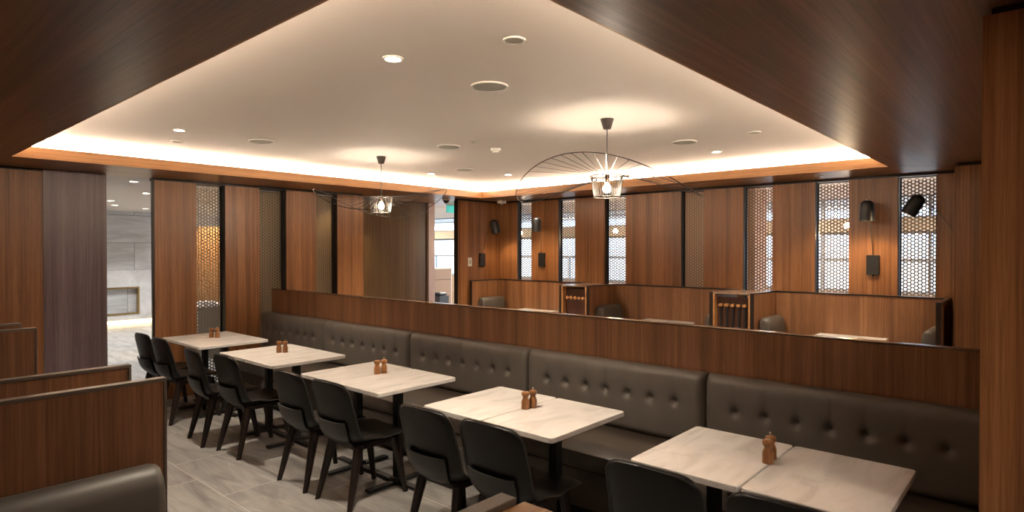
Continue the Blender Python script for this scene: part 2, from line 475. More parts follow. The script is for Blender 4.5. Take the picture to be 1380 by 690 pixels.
LG = 'perforated screens in the far wall'; RG = 'perforated screens in the window wall'
LLAB = ['bronze perforated screen beside the stone lobby opening, warm counter seen through it',
        'bronze perforated screen in the far wall directly above the end of the grey banquette',
        'bronze perforated screen in the far wall rising left of the far pendant, above the partition']
for (a, b), lb in zip(((2.911, 3.238), (3.670, 4.023), (4.459, 4.786)), LLAB):
    screen(((a+b)/2, YW+PT-.02, 0), b-a, 0, lb, LG)
RLAB = ['perforated screen in the window wall nearest the far corner with the white camera',
        'perforated screen in the window wall directly above the row of five round pegs',
        'perforated screen in the window wall showing under the near pendant cage',
        'pinkish perforated screen with no window light behind, right of the widest wood panel',
        'perforated screen half filled by window light, above the second peg unit',
        'perforated screen bright with window light, left of the black wall lamp on the near panel',
        'perforated screen behind the tilted black wall lamp, nearest the wooden pier']
for i in range(7):
    hi, lo = RP[i][1]-.008, RP[i+1][0]+.002
    screen((XW+.085, (hi+lo)/2, 0), hi-lo, PI/2, RLAB[i], RG)

# ------------------------------------------------------------------ tables
TX0, TX1, TH = 2.42, 3.12, .75
TY = [6.20, 4.76, 3.32, 1.88, .44]
def make_table():
    t = thing('cafe_table', '', 'table')
    m = MB()
    # slab with rounded plan corners
    def ring(z, ins):
        hx, hy, r = .35-ins, .2485-ins, .022
        P = []
        for cx, cy, a0 in ((hx-r, hy-r, 0), (-hx+r, hy-r, PI/2), (-hx+r, -hy+r, PI), (hx-r, -hy+r, 1.5*PI)):
            for q in range(6): P.append((cx+r*math.cos(a0+q*PI/10), cy+r*math.sin(a0+q*PI/10), z))
        return P
    m.loft([ring(.722, .003), ring(.725, 0), ring(.746, 0), ring(.7495, .0015), ring(.75, .004)])
    m.build('tabletop', MARBLE, t)
    B(-.028, .028, -.028, .028, .025, .71, .004).build('pole', BLACK, t)
    f = MB(); f.box(-.27, .27, -.027, .027, .006, .026, .004); f.box(-.027, .027, -.25, .25, .006, .0255, .004); f.box(-.045, .045, -.045, .045, .02, .05, .006)
    for px, py in ((.25, 0), (-.25, 0), (0, .23), (0, -.23)):
        f.lathe([(.012, 0), (.012, .008)], 10, Matrix.Translation((px, py, 0)))
    f.smooth = False
    f.build('cross_base', BLACK, t)
    B(-.14, .14, -.14, .14, .709, .7215, .003).build('mounting_plate', BLACK, t)
    return t
ORD = ['the farthest pair beside the lobby opening', 'the second pair from the lobby opening', 'the middle pair of the five',
       'the fourth pair from the lobby opening', 'the nearest pair beside the wooden pier']
tab0 = make_table(); first = True
for i, y0 in enumerate(TY):
    for j in (1, 0):
        loc = (2.77, y0+.25+.5*j+(.001 if j else -.001), 0)
        lb = 'white marble cafe table, %s half of %s' % ('far' if j else 'near', ORD[i])
        if first:
            tab0.location = loc; tag(tab0, lb, 'table', 'marble tables along the banquette'); first = False
        else: dup(tab0, loc, 0, lb, 'marble tables along the banquette')

# salt and pepper mills
def mill(pepper):
    t = thing('pepper_mill' if pepper else 'salt_shaker', '', 'mill' if pepper else 'shaker')
    m = MB()
    m.lathe([(.0235, 0), (.025, .003), (.0245, .02), (.0235, .024), (.0245, .028), (.0245, .042), (.0225, .052), (.018, .062), (.0165, .069),
             (.018, .075)], 24)
    m.build('body', MILL, t)
    m = MB(); m.lathe([(.0175, .0755), (.0235, .082), (.0245, .088), (.0245, .094), (.022, .1), (.012, .105), (.003, .106)], 24)
    m.build('cap', MILL, t)
    if pepper:
        m = MB(); m.lathe([(.0035, .106), (.0035, .112), (.006, .115), (.006, .119), (.003, .122)], 12); m.build('knob', CHROME, t)
    else:
        m = MB(); m.lathe([(.007, .1055), (.007, .107), (.004, .1075)], 12); m.build('pour_cap', CHROME, t)
    return t
MP = [((2.773, 6.787), (2.815, 6.742)), ((2.786, 5.345), (2.826, 5.305)), ((2.803, 3.865), (2.859, 3.855)), ((2.774, 2.357), (2.830, 2.345)), ((2.786, .952), (2.852, .962))]
TB = ['far table beside the lobby opening', 'second table from the lobby opening', 'middle table', 'fourth table from the lobby', 'nearest marble table']
s0, p0 = mill(False), mill(True)
for i, ((a, b), (c, d)) in enumerate(MP):
    ls = 'short turned wooden salt shaker on the %s' % TB[i]; lp = 'turned wooden pepper mill with metal knob on the %s' % TB[i]
    if i == 0:
        s0.location = (a, b, TH); p0.location = (c, d, TH)
        tag(s0, ls, group='salt shakers on the tables'); tag(p0, lp, group='pepper mills on the tables')
    else:
        dup(s0, (a, b, TH), .6*i, ls, 'salt shakers on the tables'); dup(p0, (c, d, TH), .4*i, lp, 'pepper mills on the tables')

# ------------------------------------------------------------------ chairs
def crom(P, n):
    P = [Vector(p) for p in P]; out = []
    Q = [2*P[0]-P[1]] + P + [2*P[-1]-P[-2]]
    for i in range(1, len(Q)-2):
        for k_ in range(n):
            t = k_/n
            a, b, c, d = Q[i-1:i+3]
            out.append(.5*((2*b) + (c-a)*t + (2*a-5*b+4*c-d)*t*t + (3*b-a-3*c+d)*t**3))
    out.append(P[-1]); return out
PROF = crom([(.245, .425), (.225, .443), (.12, .447), (0, .440), (-.10, .436), (-.165, .446), (-.205, .490), (-.228, .560), (-.246, .640), (-.262, .730), (-.272, .785), (-.278, .815), (-.280, .826)], 6)
PN = len(PROF)-1
LEN = [0.]
for a, b in zip(PROF, PROF[1:]): LEN.append(LEN[-1]+(b-a).length)
def smooth01(x): x = max(0, min(1, x)); return x*x*(3-2*x)
def shell_nrm(i):
    d = (PROF[min(i+1, PN)]-PROF[max(i-1, 0)]).normalized()
    # profile runs from seat front (x+) backwards and then up: sitter side is to the right of travel
    return Vector((d.y, -d.x))
def shell_pt(i, u, off=0., wmul=1.):
    p = PROF[i]; nn = shell_nrm(i)
    s = LEN[i]/LEN[-1]; z = p.y
    back = smooth01((s-.42)/.2)
    w = .222 + .004*math.sin(s*PI) - back*.035*max(0, (z-.58))
    rc = .078; q = LEN[-1]-LEN[i]
    if q < rc: w -= rc*(1-math.sqrt(max(0, 1-((rc-q)/rc)**2)))
    rf = .05; q = LEN[i]
    if q < rf: w -= rf*(1-math.sqrt(max(0, 1-((rf-q)/rf)**2)))
    top = smooth01((s-.72)/.28)
    wing = (.034-.016*top)*smooth01((s-.25)/.2)*(abs(u)**2.4) + .010*u*u*(1-back)
    pp = p + nn*(wing+off)
    pp.y += .012*(1-u*u)*smooth01((s-.8)/.2)
    return Vector((pp.x, u*w*wmul, pp.y))

def make_chair():
    t = thing('dining_chair', '', 'chair')
    us = [-1, -.985, -.94, -.8, -.6, -.4, -.2, 0, .2, .4, .6, .8, .94, .985, 1]
    th = .030
    bm = MB()
    # closed padded shell: inner face, outer face, rounded rim
    def rim(u): return (1-abs(u)**14)
    inner = [[shell_pt(i, u, -th*.5+th*.5*(rim(u) if 0 < i < PN else .0)) for u in us] for i in range(PN+1)]
    outer = [[shell_pt(i, u, -th*.5-th*.5*(rim(u) if 0 < i < PN else .0)) for u in us] for i in range(PN+1)]
    bm.grid(inner, flip=False); bm.grid(outer, flip=True)
    bmesh.ops.remove_doubles(bm.bm, verts=bm.bm.verts[:], dist=1e-5)
    bmesh.ops.recalc_face_normals(bm.bm, faces=bm.bm.faces[:])
    bm.build('seat_shell', BLACKL, t, auto=80)
    loop = [shell_pt(i, 1, -th*.5) for i in range(PN+1)] + [shell_pt(PN, u, -th*.5) for u in us[::-1][1:-1]] + \
           [shell_pt(i, -1, -th*.5) for i in range(PN, -1, -1)] + [shell_pt(0, u, -th*.5) for u in us[1:-1]]
    L2 = [loop[0]]
    for p in loop[1:]:
        if (p-L2[-1]).length > .004: L2.append(p)
    MB().tube(L2, .0048, 6, closed=True).build('piping', PIPE, t)
    # backplate over the lower back
    i0 = next(i for i in range(PN+1) if LEN[i]/LEN[-1] > .44); i1 = next(i for i in range(PN+1) if i > PN*.5 and PROF[i].y > .585)
    rows0, rows1 = [], []
    vs = [-1, -.8, -.5, -.2, 0, .2, .5, .8, 1]
    for i in range(i0, i1+1):
        f = (i-i0)/(i1-i0)
        wm = .46+.24*smooth01(f*1.3)
        g0 = -th-.002-.017*math.sin(min(1, f*1.25)*PI*.5)
        edge = lambda v: .010*(abs(v)**6)
        rows0.append([shell_pt(i, v*wm, g0+edge(v)) for v in vs]); rows1.append([shell_pt(i, v*wm, g0-.010+edge(v)) for v in vs])
    m = MB(); m.grid(rows0); m.grid(rows1, flip=True)
    # rim of the plate
    m.grid([rows0[0], rows1[0]]); m.grid([rows0[-1], rows1[-1]])
    m.grid([[r[0] for r in rows0], [r[0] for r in rows1]]); m.grid([[r[-1] for r in rows0], [r[-1] for r in rows1]])
    bmesh.ops.remove_doubles(m.bm, verts=m.bm.verts[:], dist=1e-5)
    bmesh.ops.recalc_face_normals(m.bm, faces=m.bm.faces[:])
    m.build('backplate', PLATE, t, auto=35)
    f = MB(); f.box(-.165, .165, -.155, -.105, .372, .405, .005); f.box(-.165, .165, .105, .155, .372, .405, .005)
    f.box(-.165, -.115, -.105, .105, .372, .405, .005); f.box(.12, .165, -.105, .105, .372, .405, .005)
    f.build('seat_frame', LEG, t)
    def leg(x0, y0, x1, y1, r0, r1):
        rings = []
        for k_ in range(7):
            q = k_/6; z = .40*(1-q); x = x0+(x1-x0)*q; yy = y0+(y1-y0)*q; rr = r0+(r1-r0)*q
            rings.append([(x+rr*1.15*math.cos(a*PI/5), yy+rr*.85*math.sin(a*PI/5), z) for a in range(10)])
        mm = MB(); mm.loft(rings); mm.smooth = True
        mm.build('leg', LEG, t)
    for s in (-1, 1):
        leg(-.145, s*.145, -.245, s*.182, .033, .0165)
        leg(.150, s*.150, .225, s*.178, .030, .016)
    return t
ch0 = make_chair()
CH = [(2.46, 7.055, .03), (2.46, 6.565, .02), (2.41, 5.62, -.08), (2.46, 5.11, .02), (2.47, 4.09, .0), (2.48, 3.58, .03), (2.46, 2.60, .02), (2.48, 2.12, .02), (2.47, 1.21, .0), (2.47, .69, .02)]
first = True
for n, (x, y, r) in enumerate(CH):
    lb = 'black leather dining chair, %s of the two at %s' % ('right' if n % 2 else 'left', ['the far table beside the lobby opening', 'the second table from the lobby opening', 'the middle table',
          'the fourth table from the lobby', 'the nearest table, cut by the frame'][n//2])
    if first: ch0.location = (x, y, 0); ch0.rotation_euler.z = r; tag(ch0, lb, 'chair', 'chairs along the marble tables'); first = False
    else: dup(ch0, (x, y, 0), r, lb, 'chairs along the marble tables')

# ------------------------------------------------------------------ banquette
bq = thing('banquette', 'long taupe leather banquette with buttoned back cushions along the wooden partition', 'bench', (3.4, 3.8, 0))
def L(p): return (p[0]-3.4, p[1]-3.8, p[2])
BY = [.192, 1.64, 3.09, 4.54, 6.02, 7.47]
def wb(m, x0, x1, y0, y1, z0, z1, bev=0.): return m.box(x0-3.4, x1-3.4, y0-3.8, y1-3.8, z0, z1, bev)
wb(MB(), 3.20, 3.70, .20, 7.44, 0, .09).build('plinth', BLACK, bq)
m = MB(); wb(m, 3.125, 3.70, .195, 7.46, .091, .33, .006); m.build('seat_base', plain('brown_leather_front', (.075, .060, .047), .45, noise=.15, scale=8), bq)
m = MB(); wb(m, 3.10, 3.735, .195, 7.46, .331, .45, .03); m.smooth = True; m.build('seat_cushion', SEATL, bq)
for k_ in range(5):
    y0, y1 = BY[k_]+.004, BY[k_+1]-.004
    bys = [y0+.195+i*(y1-y0-.39)/6 for i in range(7)]
    zb = .715
    zs = [.452+.03*i/2 for i in range(2)] + [.49+.42*i/34 for i in range(35)]
    nz = 34; ny = 150
    rows = []
    for j in range(nz+1):
        q = j/nz
        row = []
        for i in range(ny+1):
            e = i/ny; e = .5-.5*math.cos(e*PI) if False else e
            yy = y0+(y1-y0)*e
            de = min(yy-y0, y1-yy)
            # section: rises from the seat, leans back slightly, rolls over at the top
            z = .452 + (.918-.452)*q
            xx = 3.655 + .03*q
            xx -= .040*math.sin(min(1, q*1.15)*PI*.5)*(1 if q < .86 else 1)
            if q > .84:
                t_ = (q-.84)/.16
                xx += .085*(1-math.sqrt(max(0, 1-t_*t_)))
                z = .452+(.918-.452)*(.84+.16*math.sin(t_*PI/2))
            if q < .1: xx += .03*(1-q/.1)**2
            if de < .05: xx += .055*(1-math.sqrt(max(0, 1-((.05-de)/.05)**2)))
            for b_ in bys:
                dy = yy-b_
                if abs(dy) < .12:
                    xx += .032*math.exp(-(dy*dy/.0005 + (z-zb)**2/.0005)) + .012*math.exp(-(dy*dy/.004 + (z-zb)**2/.004))
                    if z > zb: xx += .0055*math.exp(-dy*dy/.00003)*smooth01((.93-z)/.05)
            row.append(L((min(xx, 3.735), yy, z)))
        rows.append(row)
    back = []
    m = MB(); m.grid(rows, flip=True)
    # close the back of the cushion
    m.grid([[r[0] for r in rows], [L((3.7355, y0, .452+(.918-.452)*j/nz)) for j in range(nz+1)]])
    m.grid([[r[-1] for r in rows], [L((3.7355, y1, .452+(.918-.452)*j/nz)) for j in range(nz+1)]], flip=True)
    m.grid([rows[-1], [L((3.7355, y0+(y1-y0)*i/ny, .918)) for i in range(ny+1)]], flip=True)
    bmesh.ops.remove_doubles(m.bm, verts=m.bm.verts[:], dist=1e-5)
    bmesh.ops.recalc_face_normals(m.bm, faces=m.bm.faces[:])
    c = m.build('back_cushion', LEATHER, bq, auto=60)
    for b_ in bys:
        mm = MB(); mm.lathe([(.011, -.002), (.011, .001), (.008, .004), (.002, .006)], 14, Matrix.Translation(L((3.684, b_, zb))) @ Matrix.Rotation(-PI/2, 4, 'Y'))
        mm.build('button', BUTTON, c)

# partition behind the banquette
pt = thing('low_partition', 'long low walnut partition with a metal top edge behind the grey banquette', 'partition', (3.77, 3.8, 0))
m = MB(); m.box(-.03, .03, .188-3.8, 7.36-3.8, 0, 1.195); m.build('panel', PART, pt)
m = MB(); m.box(-.030, .032, .188-3.8, 7.363-3.8, 1.1955, 1.207, .002); m.build('metal_cap', plain('bronze_cap', (.30, .21, .15), .24, metal=.85, noise=.05), pt)

# ------------------------------------------------------------------ booths on the left
def booth_partition(y, x1, label, zt=1.2, x0=XL+.01):
    t = thing('booth_partition', label, 'partition', ((x0+x1)/2, y, 0), 0, 'walnut booth partitions on the left')
    h = (x1-x0)/2
    B(-h, h-.012, -.018, .018, 0, zt-.014).build('panel', PART, t)
    m = MB(); m.box(-h, h, -.021, .021, zt-.013, zt, .002); m.box(h-.0115, h, -.021, .021, 0, zt-.0135, .002)
    m.build('metal_edge', plain('edge_metal', (.15, .125, .105), .32, metal=.5, noise=.05), t)
    return t
booth_partition(2.61, .888, 'walnut booth partition at lower left with a leather bench back in front of it')
booth_partition(3.02, .888, 'walnut booth partition at the left, just behind the front one with the leather bench')
booth_partition(4.88, .906, 'distant walnut booth partition at the left edge, with dark upright end before the far wall panels')
booth_partition(5.27, .895, 'farthest walnut booth partition at the left edge, only its top corner showing')
booth_partition(.83, .925, 'low partition corner cut by the bottom of the frame, dark metal edge')
tcap = thing('storage_unit', 'low storage unit with tan wooden top at the bottom of the frame', 'cabinet', (0, .62, 0))
B(XL+.02, .895, -.17, .17, 0, 1.14).build('body', PART, tcap)
B(XL+.02, .945, -.185, .186, 1.1405, 1.188, .003).build('top', TAN, tcap)

def bench(loc, rz, ln, label, grp, zt=.9, mat=None):
    """back along +x length, sitter faces -y locally"""
    mat = mat or LEATHER
    t = thing('booth_bench', label, 'bench', loc, rz, grp)
    h = ln/2
    B(-h+.03, h-.03, -.50, -.04, 0, .10).build('plinth', BLACK, t)
    m = MB(); m.box(-h, h, -.55, -.125, .101, .45, .03); m.smooth = True; m.build('seat', SEATL, t)
    # padded back, rounded over the top
    rows = []
    prof = [(-.122, .101), (-.122, .46), (-.155, .50), (-.160, .70), (-.150, zt-.07), (-.135, zt-.028), (-.105, zt-.006), (-.075, zt), (-.045, zt-.004), (-.026, zt-.03), (-.024, zt-.1), (-.024, .101)]
    xs = [-h, -h+.004, -h+.016, -h+.04, h-.04, h-.016, h-.004, h]
    ins = [.045, .024, .008, 0, 0, .008, .024, .045]
    rings = []
    for x, i_ in zip(xs, ins):
        cy, cz = -.085, .5
        rings.append([(x, max(min(py, -.024), py+(i_ if py < -.1 else (-i_*.0))), pz-(i_ if pz > .6 else 0)) for py, pz in prof])
    m = MB(); m.loft(rings); m.smooth = True
    m.build('backrest', mat, t, auto=50)
    return t
LB = 'leather benches in the left booths'
bench((-.05, 2.591, 0), 0, 1.785, 'dark taupe leather booth bench back at the bottom left corner', LB, mat=plain('dark_leather', (.060, .052, .044), .48, noise=.1, scale=8))

# ------------------------------------------------------------------ booths along the window wall
XB = 6.85
booths = [(5.16, 6.98, 'farthest booth enclosure of walnut panels in the corner by the light switch'),
          (2.97, 4.74, 'middle booth enclosure of walnut panels below the pink screen'),
          (.79, 2.54, 'nearest booth enclosure of walnut panels below the black wall lamps')]
EDGE = plain('dark_edge', (.030, .020, .015), .3, metal=.3, noise=.05)
BOOTHL = plain('booth_leather', (.070, .058, .047), .45, noise=.1, scale=8)
RB = 'leather benches in the window booths'
RT = 'tables in the window booths'
bl = ['farthest', 'middle', 'nearest']
for n, (y0, y1, lb) in enumerate(booths):
    yc = (y0+y1)/2; h = (y1-y0)/2
    t = thing('booth_enclosure', lb, 'booth', (7.2, yc, 0), 0, 'walnut booths along the window wall')
    B(.345, .385, -h+.0405, h-.0405, 0, 1.19).build('back_panel', PART, t)
    for s in (-1, 1):
        a, b = sorted((s*h, s*(h-.04)))
        B(XB-7.2+.012, .385, a, b, 0, 1.19).build('side_panel', PART, t)
    m = MB()
    m.box(.34, .388, -h+.041, h-.041, 1.1905, 1.207)
    for s in (-1, 1):
        a, b = sorted((s*h, s*(h-.04)))
        m.box(XB-7.2, .388, a, b, 1.1905, 1.207); m.box(XB-7.2, XB-7.2+.0115, a, b, 0, 1.19)
    m.build('metal_edge', EDGE, t)
    bench((7.25, y1-.022, 0), 0, .52, 'taupe leather bench at the far end of the %s window booth' % bl[n], RB, zt=.93, mat=BOOTHL)
    bench((7.25, y0+.022, 0), PI, .52, 'taupe leather bench at the near end of the %s window booth' % bl[n], RB, zt=.93, mat=BOOTHL)
    tb = thing('booth_table', 'pale booth table in the %s window booth, its edge just above the long partition' % bl[n], 'table', (7.2, yc, 0), 0, RT)
    B(-.30, .34, -.34, .34, .722, .75, .004).build('tabletop', MARBLE, tb)
    B(-.03, .03, -.03, .03, .02, .7215).build('pole', BLACK, tb)
    m = MB(); m.box(-.22, .22, -.03, .03, 0, .02); m.box(-.03, .03, -.22, .22, 0, .0195); m.build('cross_base', BLACK, tb)
# units between the booths
for n, (y0, y1) in enumerate(((4.742, 5.158), (2.542, 2.968))):
    yc = (y0+y1)/2; h = (y1-y0)/2
    t = thing('storage_unit', ['narrow cabinet with five round wooden pegs between the far window booths', 'narrow cabinet with five square wooden pegs and straps between the near window booths'][n], 'cabinet', (7.2, yc, 0), 0, 'cabinets between the window booths')
    for s in (-1, 1):
        a, b = sorted((s*h, s*(h-.018)))
        B(XB-7.2-.002, .34, a, b, 0, 1.185).build('side_panel', TAN, t)
    B(XB-7.2+.08, XB-7.2+.10, -h+.019, h-.019, 0, 1.15).build('recessed_panel', INN, t)
    B(XB-7.2+.0, .34, -h, h, 1.186, 1.205, .002).build('top', plain('cabinet_top', (.20, .13, .09), .22, noise=.05), t)
    for i in range(5):
        yy = (-h+.075)+i*(2*h-.15)/4
        m = MB()
        if n == 0:
            m.lathe([(.008, 0), (.008, .035), (.019, .04), (.022, .05), (.019, .06), (.006, .063)], 14, Matrix.Translation((XB-7.2+.08, yy, 1.03)) @ Matrix.Rotation(-PI/2, 4, 'Y'))
            m.build('peg', TAN, t)
        else:
            m.box(XB-7.2+.02, XB-7.2+.08, yy-.022, yy+.022, 1.045, 1.075, .004); m.build('peg', TAN, t)
            B(XB-7.2+.045, XB-7.2+.055, yy-.012, yy+.012, .80, 1.0445).build('strap', BLACK, t)

# ------------------------------------------------------------------ pendants
def pendant(loc, phase, label):
    t = thing('pendant_lamp', label, 'pendant lamp', loc, 0, 'wide brimmed pendant lamps')
    m = MB(); m.lathe([(.052, 0), (.052, -.004), (.030, -.075), (.026, -.078)], 28); m.build('canopy', plain('dark_canopy', (.035, .028, .024), .5, noise=.05), t)
    m = MB(); m.tube([(0, 0, -.07), (0, 0, -.43)], .0038, 8); m.build('cord', BLACK, t)
    m = MB(); m.lathe([(.010, -.425), (.019, -.435), (.019, -.485), (.016, -.49)], 20); m.build('lamp_holder', plain('holder_brown', (.10, .06, .04), .4), t)
    zt, zb = -.436, -.600
    m = MB(); N = 36
    for k_ in range(N):
        a = 2*PI*k_/N
        m.tube([(.1225*math.cos(a), .1225*math.sin(a), zt), (.100*math.cos(a), .100*math.sin(a), zb)], .0027, 5)
    m.tube([(.100*math.cos(2*PI*i/48), .100*math.sin(2*PI*i/48), zb) for i in range(48)], .004, 6, closed=True)
    m.tube([(.1225*math.cos(2*PI*i/48), .1225*math.sin(2*PI*i/48), zt) for i in range(48)], .0035, 6, closed=True)
    for a in (0, PI/2, PI, 1.5*PI):
        m.tube([(.018*math.cos(a), .018*math.sin(a), -.45), (.1225*math.cos(a), .1225*math.sin(a), zt)], .002, 4)
    m.build('cage', plain('cage_metal', (.02, .015, .011), .5, metal=.4, noise=.05), t)
    # floppy brim: a wavy hoop joined to the cage by straight spokes
    def rim(a):
        return Vector((.70*math.cos(a), .70*math.sin(a), -.485+.130*math.cos(2*(a-phase))))
    m = MB()
    m.tube([rim(2*PI*i/120) for i in range(120)], .0033, 6, closed=True)
    for k_ in range(56):
        a = 2*PI*k_/56; p0 = Vector((.1225*math.cos(a), .1225*math.sin(a), zt)); p1 = rim(a)
        sd = Vector((-math.sin(a), math.cos(a), 0))*.0036; up = Vector((0, 0, .0006))
        m.loft([[p0-sd-up, p0+sd-up, p0+sd+up, p0-sd+up], [p1-sd-up, p1+sd-up, p1+sd+up, p1-sd+up]])
    m.build('brim', plain('brim_metal', (.030, .022, .018), .45, metal=.3, noise=.05), t)
    m = MB(); m.lathe([(.012, -.488), (.015, -.50), (.028, -.52), (.032, -.535), (.028, -.552), (.014, -.563), (.002, -.566)], 20); b = m.build('bulb', BULB, t)
    return t
cam_right = math.atan2(-.748, .664)
pendant((4.01, 2.585, ZC), cam_right+math.radians(65), 'large pendant lamp with wide wavy wire brim, nearer to the camera, glowing bulb')
pendant((4.01, 5.45, ZC), cam_right, 'smaller looking pendant lamp with wire brim, farther away before the far wall')

# ------------------------------------------------------------------ ceiling fittings
DL = [((1.99, 2.6), 'recessed ceiling downlight, the bright one nearest the camera'), ((1.99, 5.49), 'recessed ceiling downlight at the left, near the lit cove corner'),
      ((6.07, 2.6), 'recessed ceiling downlight at the right of the near pendant cord'), ((6.08, 5.47), 'recessed ceiling downlight near the far cove corner'),
      ((5.35, 6.18), 'recessed ceiling downlight between the two pendants, close to the far cove')]
def downlight(x, y, z, label, power, spot=85, lens=DOWN, grp='recessed downlights', r=.042, col=(1, .85, .67)):
    t = thing('downlight', label, 'downlight', (x, y, z), 0, grp)
    m = MB(); m.lathe([(r, -.0005), (r+.012, -.0005), (r+.012, -.006), (r, -.009), (r-.004, -.004)], 24, caps=False); m.build('bezel', WPLAST, t)
    m = MB(); m.lathe([(r-.005, -.0005), (r-.005, -.0035)], 24); m.build('lens', lens, t)
    if power: lamp('downlight_beam', 'SPOT', (0, 0, -.02), power, col, t, size=.03, spot=spot, blend=.7)
    return t
for (x, y), lb in DL: downlight(x, y, ZC, lb, 42, 110)
for (x, y), lb in (((7.175, 1.93), 'small recessed light in the wooden soffit above the near wall lamp'), ((7.2, 6.0), 'small recessed light in the wooden soffit above the far booth')):
    downlight(x, y, ZS, lb, 14, lens=WPLAST, r=.03)
DS = [((2.72, 2.6), .115, 'large round ceiling speaker grille right of the brightest downlight'), ((2.70, 5.49), .115, 'round ceiling speaker at the left, beside the far left downlight'),
      ((4.04, 4.41), .115, 'round ceiling speaker midway between the two pendants'), ((5.33, 2.59), .115, 'round ceiling speaker right of the near pendant'),
      ((5.33, 5.53), .115, 'round ceiling speaker next to the far downlights')]
for (x, y), r, lb in DS:
    t = thing('ceiling_speaker', lb, 'speaker', (x, y, ZC), 0, 'round ceiling speakers')
    m = MB(); m.lathe([(r-.012, -.0005), (r, -.0005), (r, -.008), (r-.012, -.010)], 36, caps=False); m.build('bezel', WPLAST, t)
    m = MB(); m.lathe([(r-.013, -.0005), (r-.013, -.005), (r-.05, -.007), (.02, -.009), (.004, -.009)], 36); m.build('grille', GREYP, t)
DS2 = [((2.20, 1.94), 'small round ceiling vent nearest the top of the picture'), ((2.18, 6.07), 'small round ceiling vent under the left downlight'),
       ((5.29, 1.93), 'small round ceiling vent at the right by the cove'), ((4.03, 4.06), 'tiny round sprinkler plate beside the smoke detector')]
for (x, y), lb in DS2:
    t = thing('ceiling_vent', lb, 'vent', (x, y, ZC), 0, 'small ceiling discs')
    r = .055 if 'tiny' not in lb else .035
    m = MB(); m.lathe([(r-.01, -.0005), (r, -.0005), (r, -.006), (r-.01, -.008)], 28, caps=False); m.build('bezel', WPLAST, t)
    m = MB(); m.lathe([(r-.011, -.0005), (r-.011, -.004), (.004, -.005)], 28); m.build('grille', GREYP, t)
t = thing('smoke_detector', 'white smoke detector on the ceiling between the pendants', 'smoke detector', (4.44, 4.16, ZC))
m = MB(); m.lathe([(.05, -.0005), (.05, -.018), (.046, -.024)], 28); m.build('base', WPLAST, t)
m = MB(); m.lathe([(.034, -.0245), (.034, -.036), (.024, -.046), (.008, -.05)], 24); m.build('sensor', WPLAST, t)
t = thing('ceiling_dome_camera', 'dome security camera under the wooden soffit above the bright opening', 'camera', (6.48, 7.13, ZS))
m = MB(); m.lathe([(.062, -.0005), (.062, -.03), (.055, -.038)], 28); m.build('housing', plain('camera_housing', (.40, .33, .28), .4), t)
m = MB(); m.lathe([(.046, -.0385), (.045, -.05), (.036, -.07), (.02, -.082), (.004, -.086)], 24); m.build('dome', BLACK, t)
t = thing('ceiling_security_camera', 'white box security camera under the soffit at the far corner', 'camera', (7.376, 6.778, ZS))
m = MB(); m.box(-.055, .055, -.055, .055, -.05, -.0005, .008); m.build('housing', WPLAST, t)
m = MB(); m.lathe([(.026, -.05), (.026, -.06), (.012, -.078), (.003, -.08)], 20); m.build('lens', plain('grey_lens', (.25, .25, .25), .3), t)

# ------------------------------------------------------------------ wall lamps and plates
def wall_lamp(box, nrm, shade, tilt_dir, tilt, label, boxes=True):
    """box: centre of the backplate on the wall; nrm: wall normal; shade: top of the shade"""
    t = thing('wall_lamp', label, 'wall lamp', box, 0, 'black wall lamps over the booths')
    n = Vector(nrm); s_ = Vector((0, 0, 1)).cross(n); bx = Vector(box)
    m = MB(); m.box(-.062, .062, -.032, -.001, -.108, .108, .004)
    ang = math.atan2(n.y, n.x)+PI/2
    m.bm.transform(Matrix.Rotation(ang, 4, 'Z')); m.build('backplate', BLACK, t)
    m = MB(); m.lathe([(.011, 0), (.011, .012)], 12, Matrix.Translation(n*.016+Vector((0, 0, -.12)))); m.build('switch', BLACK, t)
    sh = Vector(shade)-bx
    ax = (Vector((0, 0, -1))*math.cos(tilt)+Vector(tilt_dir)*math.sin(tilt)).normalized()   # opening direction
    att = sh + ax*.03
    st = n*.02+Vector((0, 0, .109))
    mid = st.lerp(att, .72)+Vector((0, 0, .045)) - n*.02
    P = crom([st, st.lerp(mid, .5)+Vector((0, 0, .006)), mid, att+n*(-.055)+Vector((0, 0, .02)), att], 6) if False else crom([st, st.lerp(mid, .5), mid, att], 8)
    m = MB(); m.tube(P, .0045, 8); m.build('arm', plain('arm_metal', (.20, .15, .11), .3, metal=.7), t)
    q = Vector((0, 0, -1)).rotation_difference(ax).to_matrix().to_4x4()
    M = Matrix.Translation(sh) @ q
    m = MB()
    m.lathe([(.004, .002), (.034, -.002), (.056, -.018), (.066, -.045), (.069, -.10), (.072, -.215), (.068, -.215), (.064, -.10), (.05, -.03), (.006, -.01)], 28, M, caps=True)
    m.build('shade', BLACK, t)
    m = MB(); m.lathe([(.009, .0), (.009, .014), (.004, .018)], 10, M); m.build('finial', CHROME, t)
    m = MB(); m.lathe([(.010, -.13), (.026, -.15), (.030, -.168), (.024, -.186), (.004, -.196)], 18, M); m.build('bulb', GLOBE, t)
    l = lamp('wall_lamp_beam', 'SPOT', sh+ax*.2, 4.5, (1, .72, .42), t, size=.025, spot=120, blend=.6)
    l.rotation_euler = Vector((0, 0, -1)).rotation_difference(ax).to_euler()
    return t
nx = (-1, 0, 0); ny_ = (0, -1, 0)
wall_lamp((XW, 1.488, 1.53), nx, (7.33, 1.495, 2.215), (0, 1, 0), 0., 'black wall lamp upright on the near wood panel between two bright screens')
wall_lamp((XW, .60, 1.53), nx, (7.26, 1.01, 2.235), (-.2, 1, 0), .52, 'black wall lamp tilted sideways in front of the screen next to the wooden pier')
wall_lamp((XW, 6.105, 1.535), nx, (7.34, 6.00, 2.19), (-.3, .3, 0), .12, 'black wall lamp on the panel between the two farthest screens')
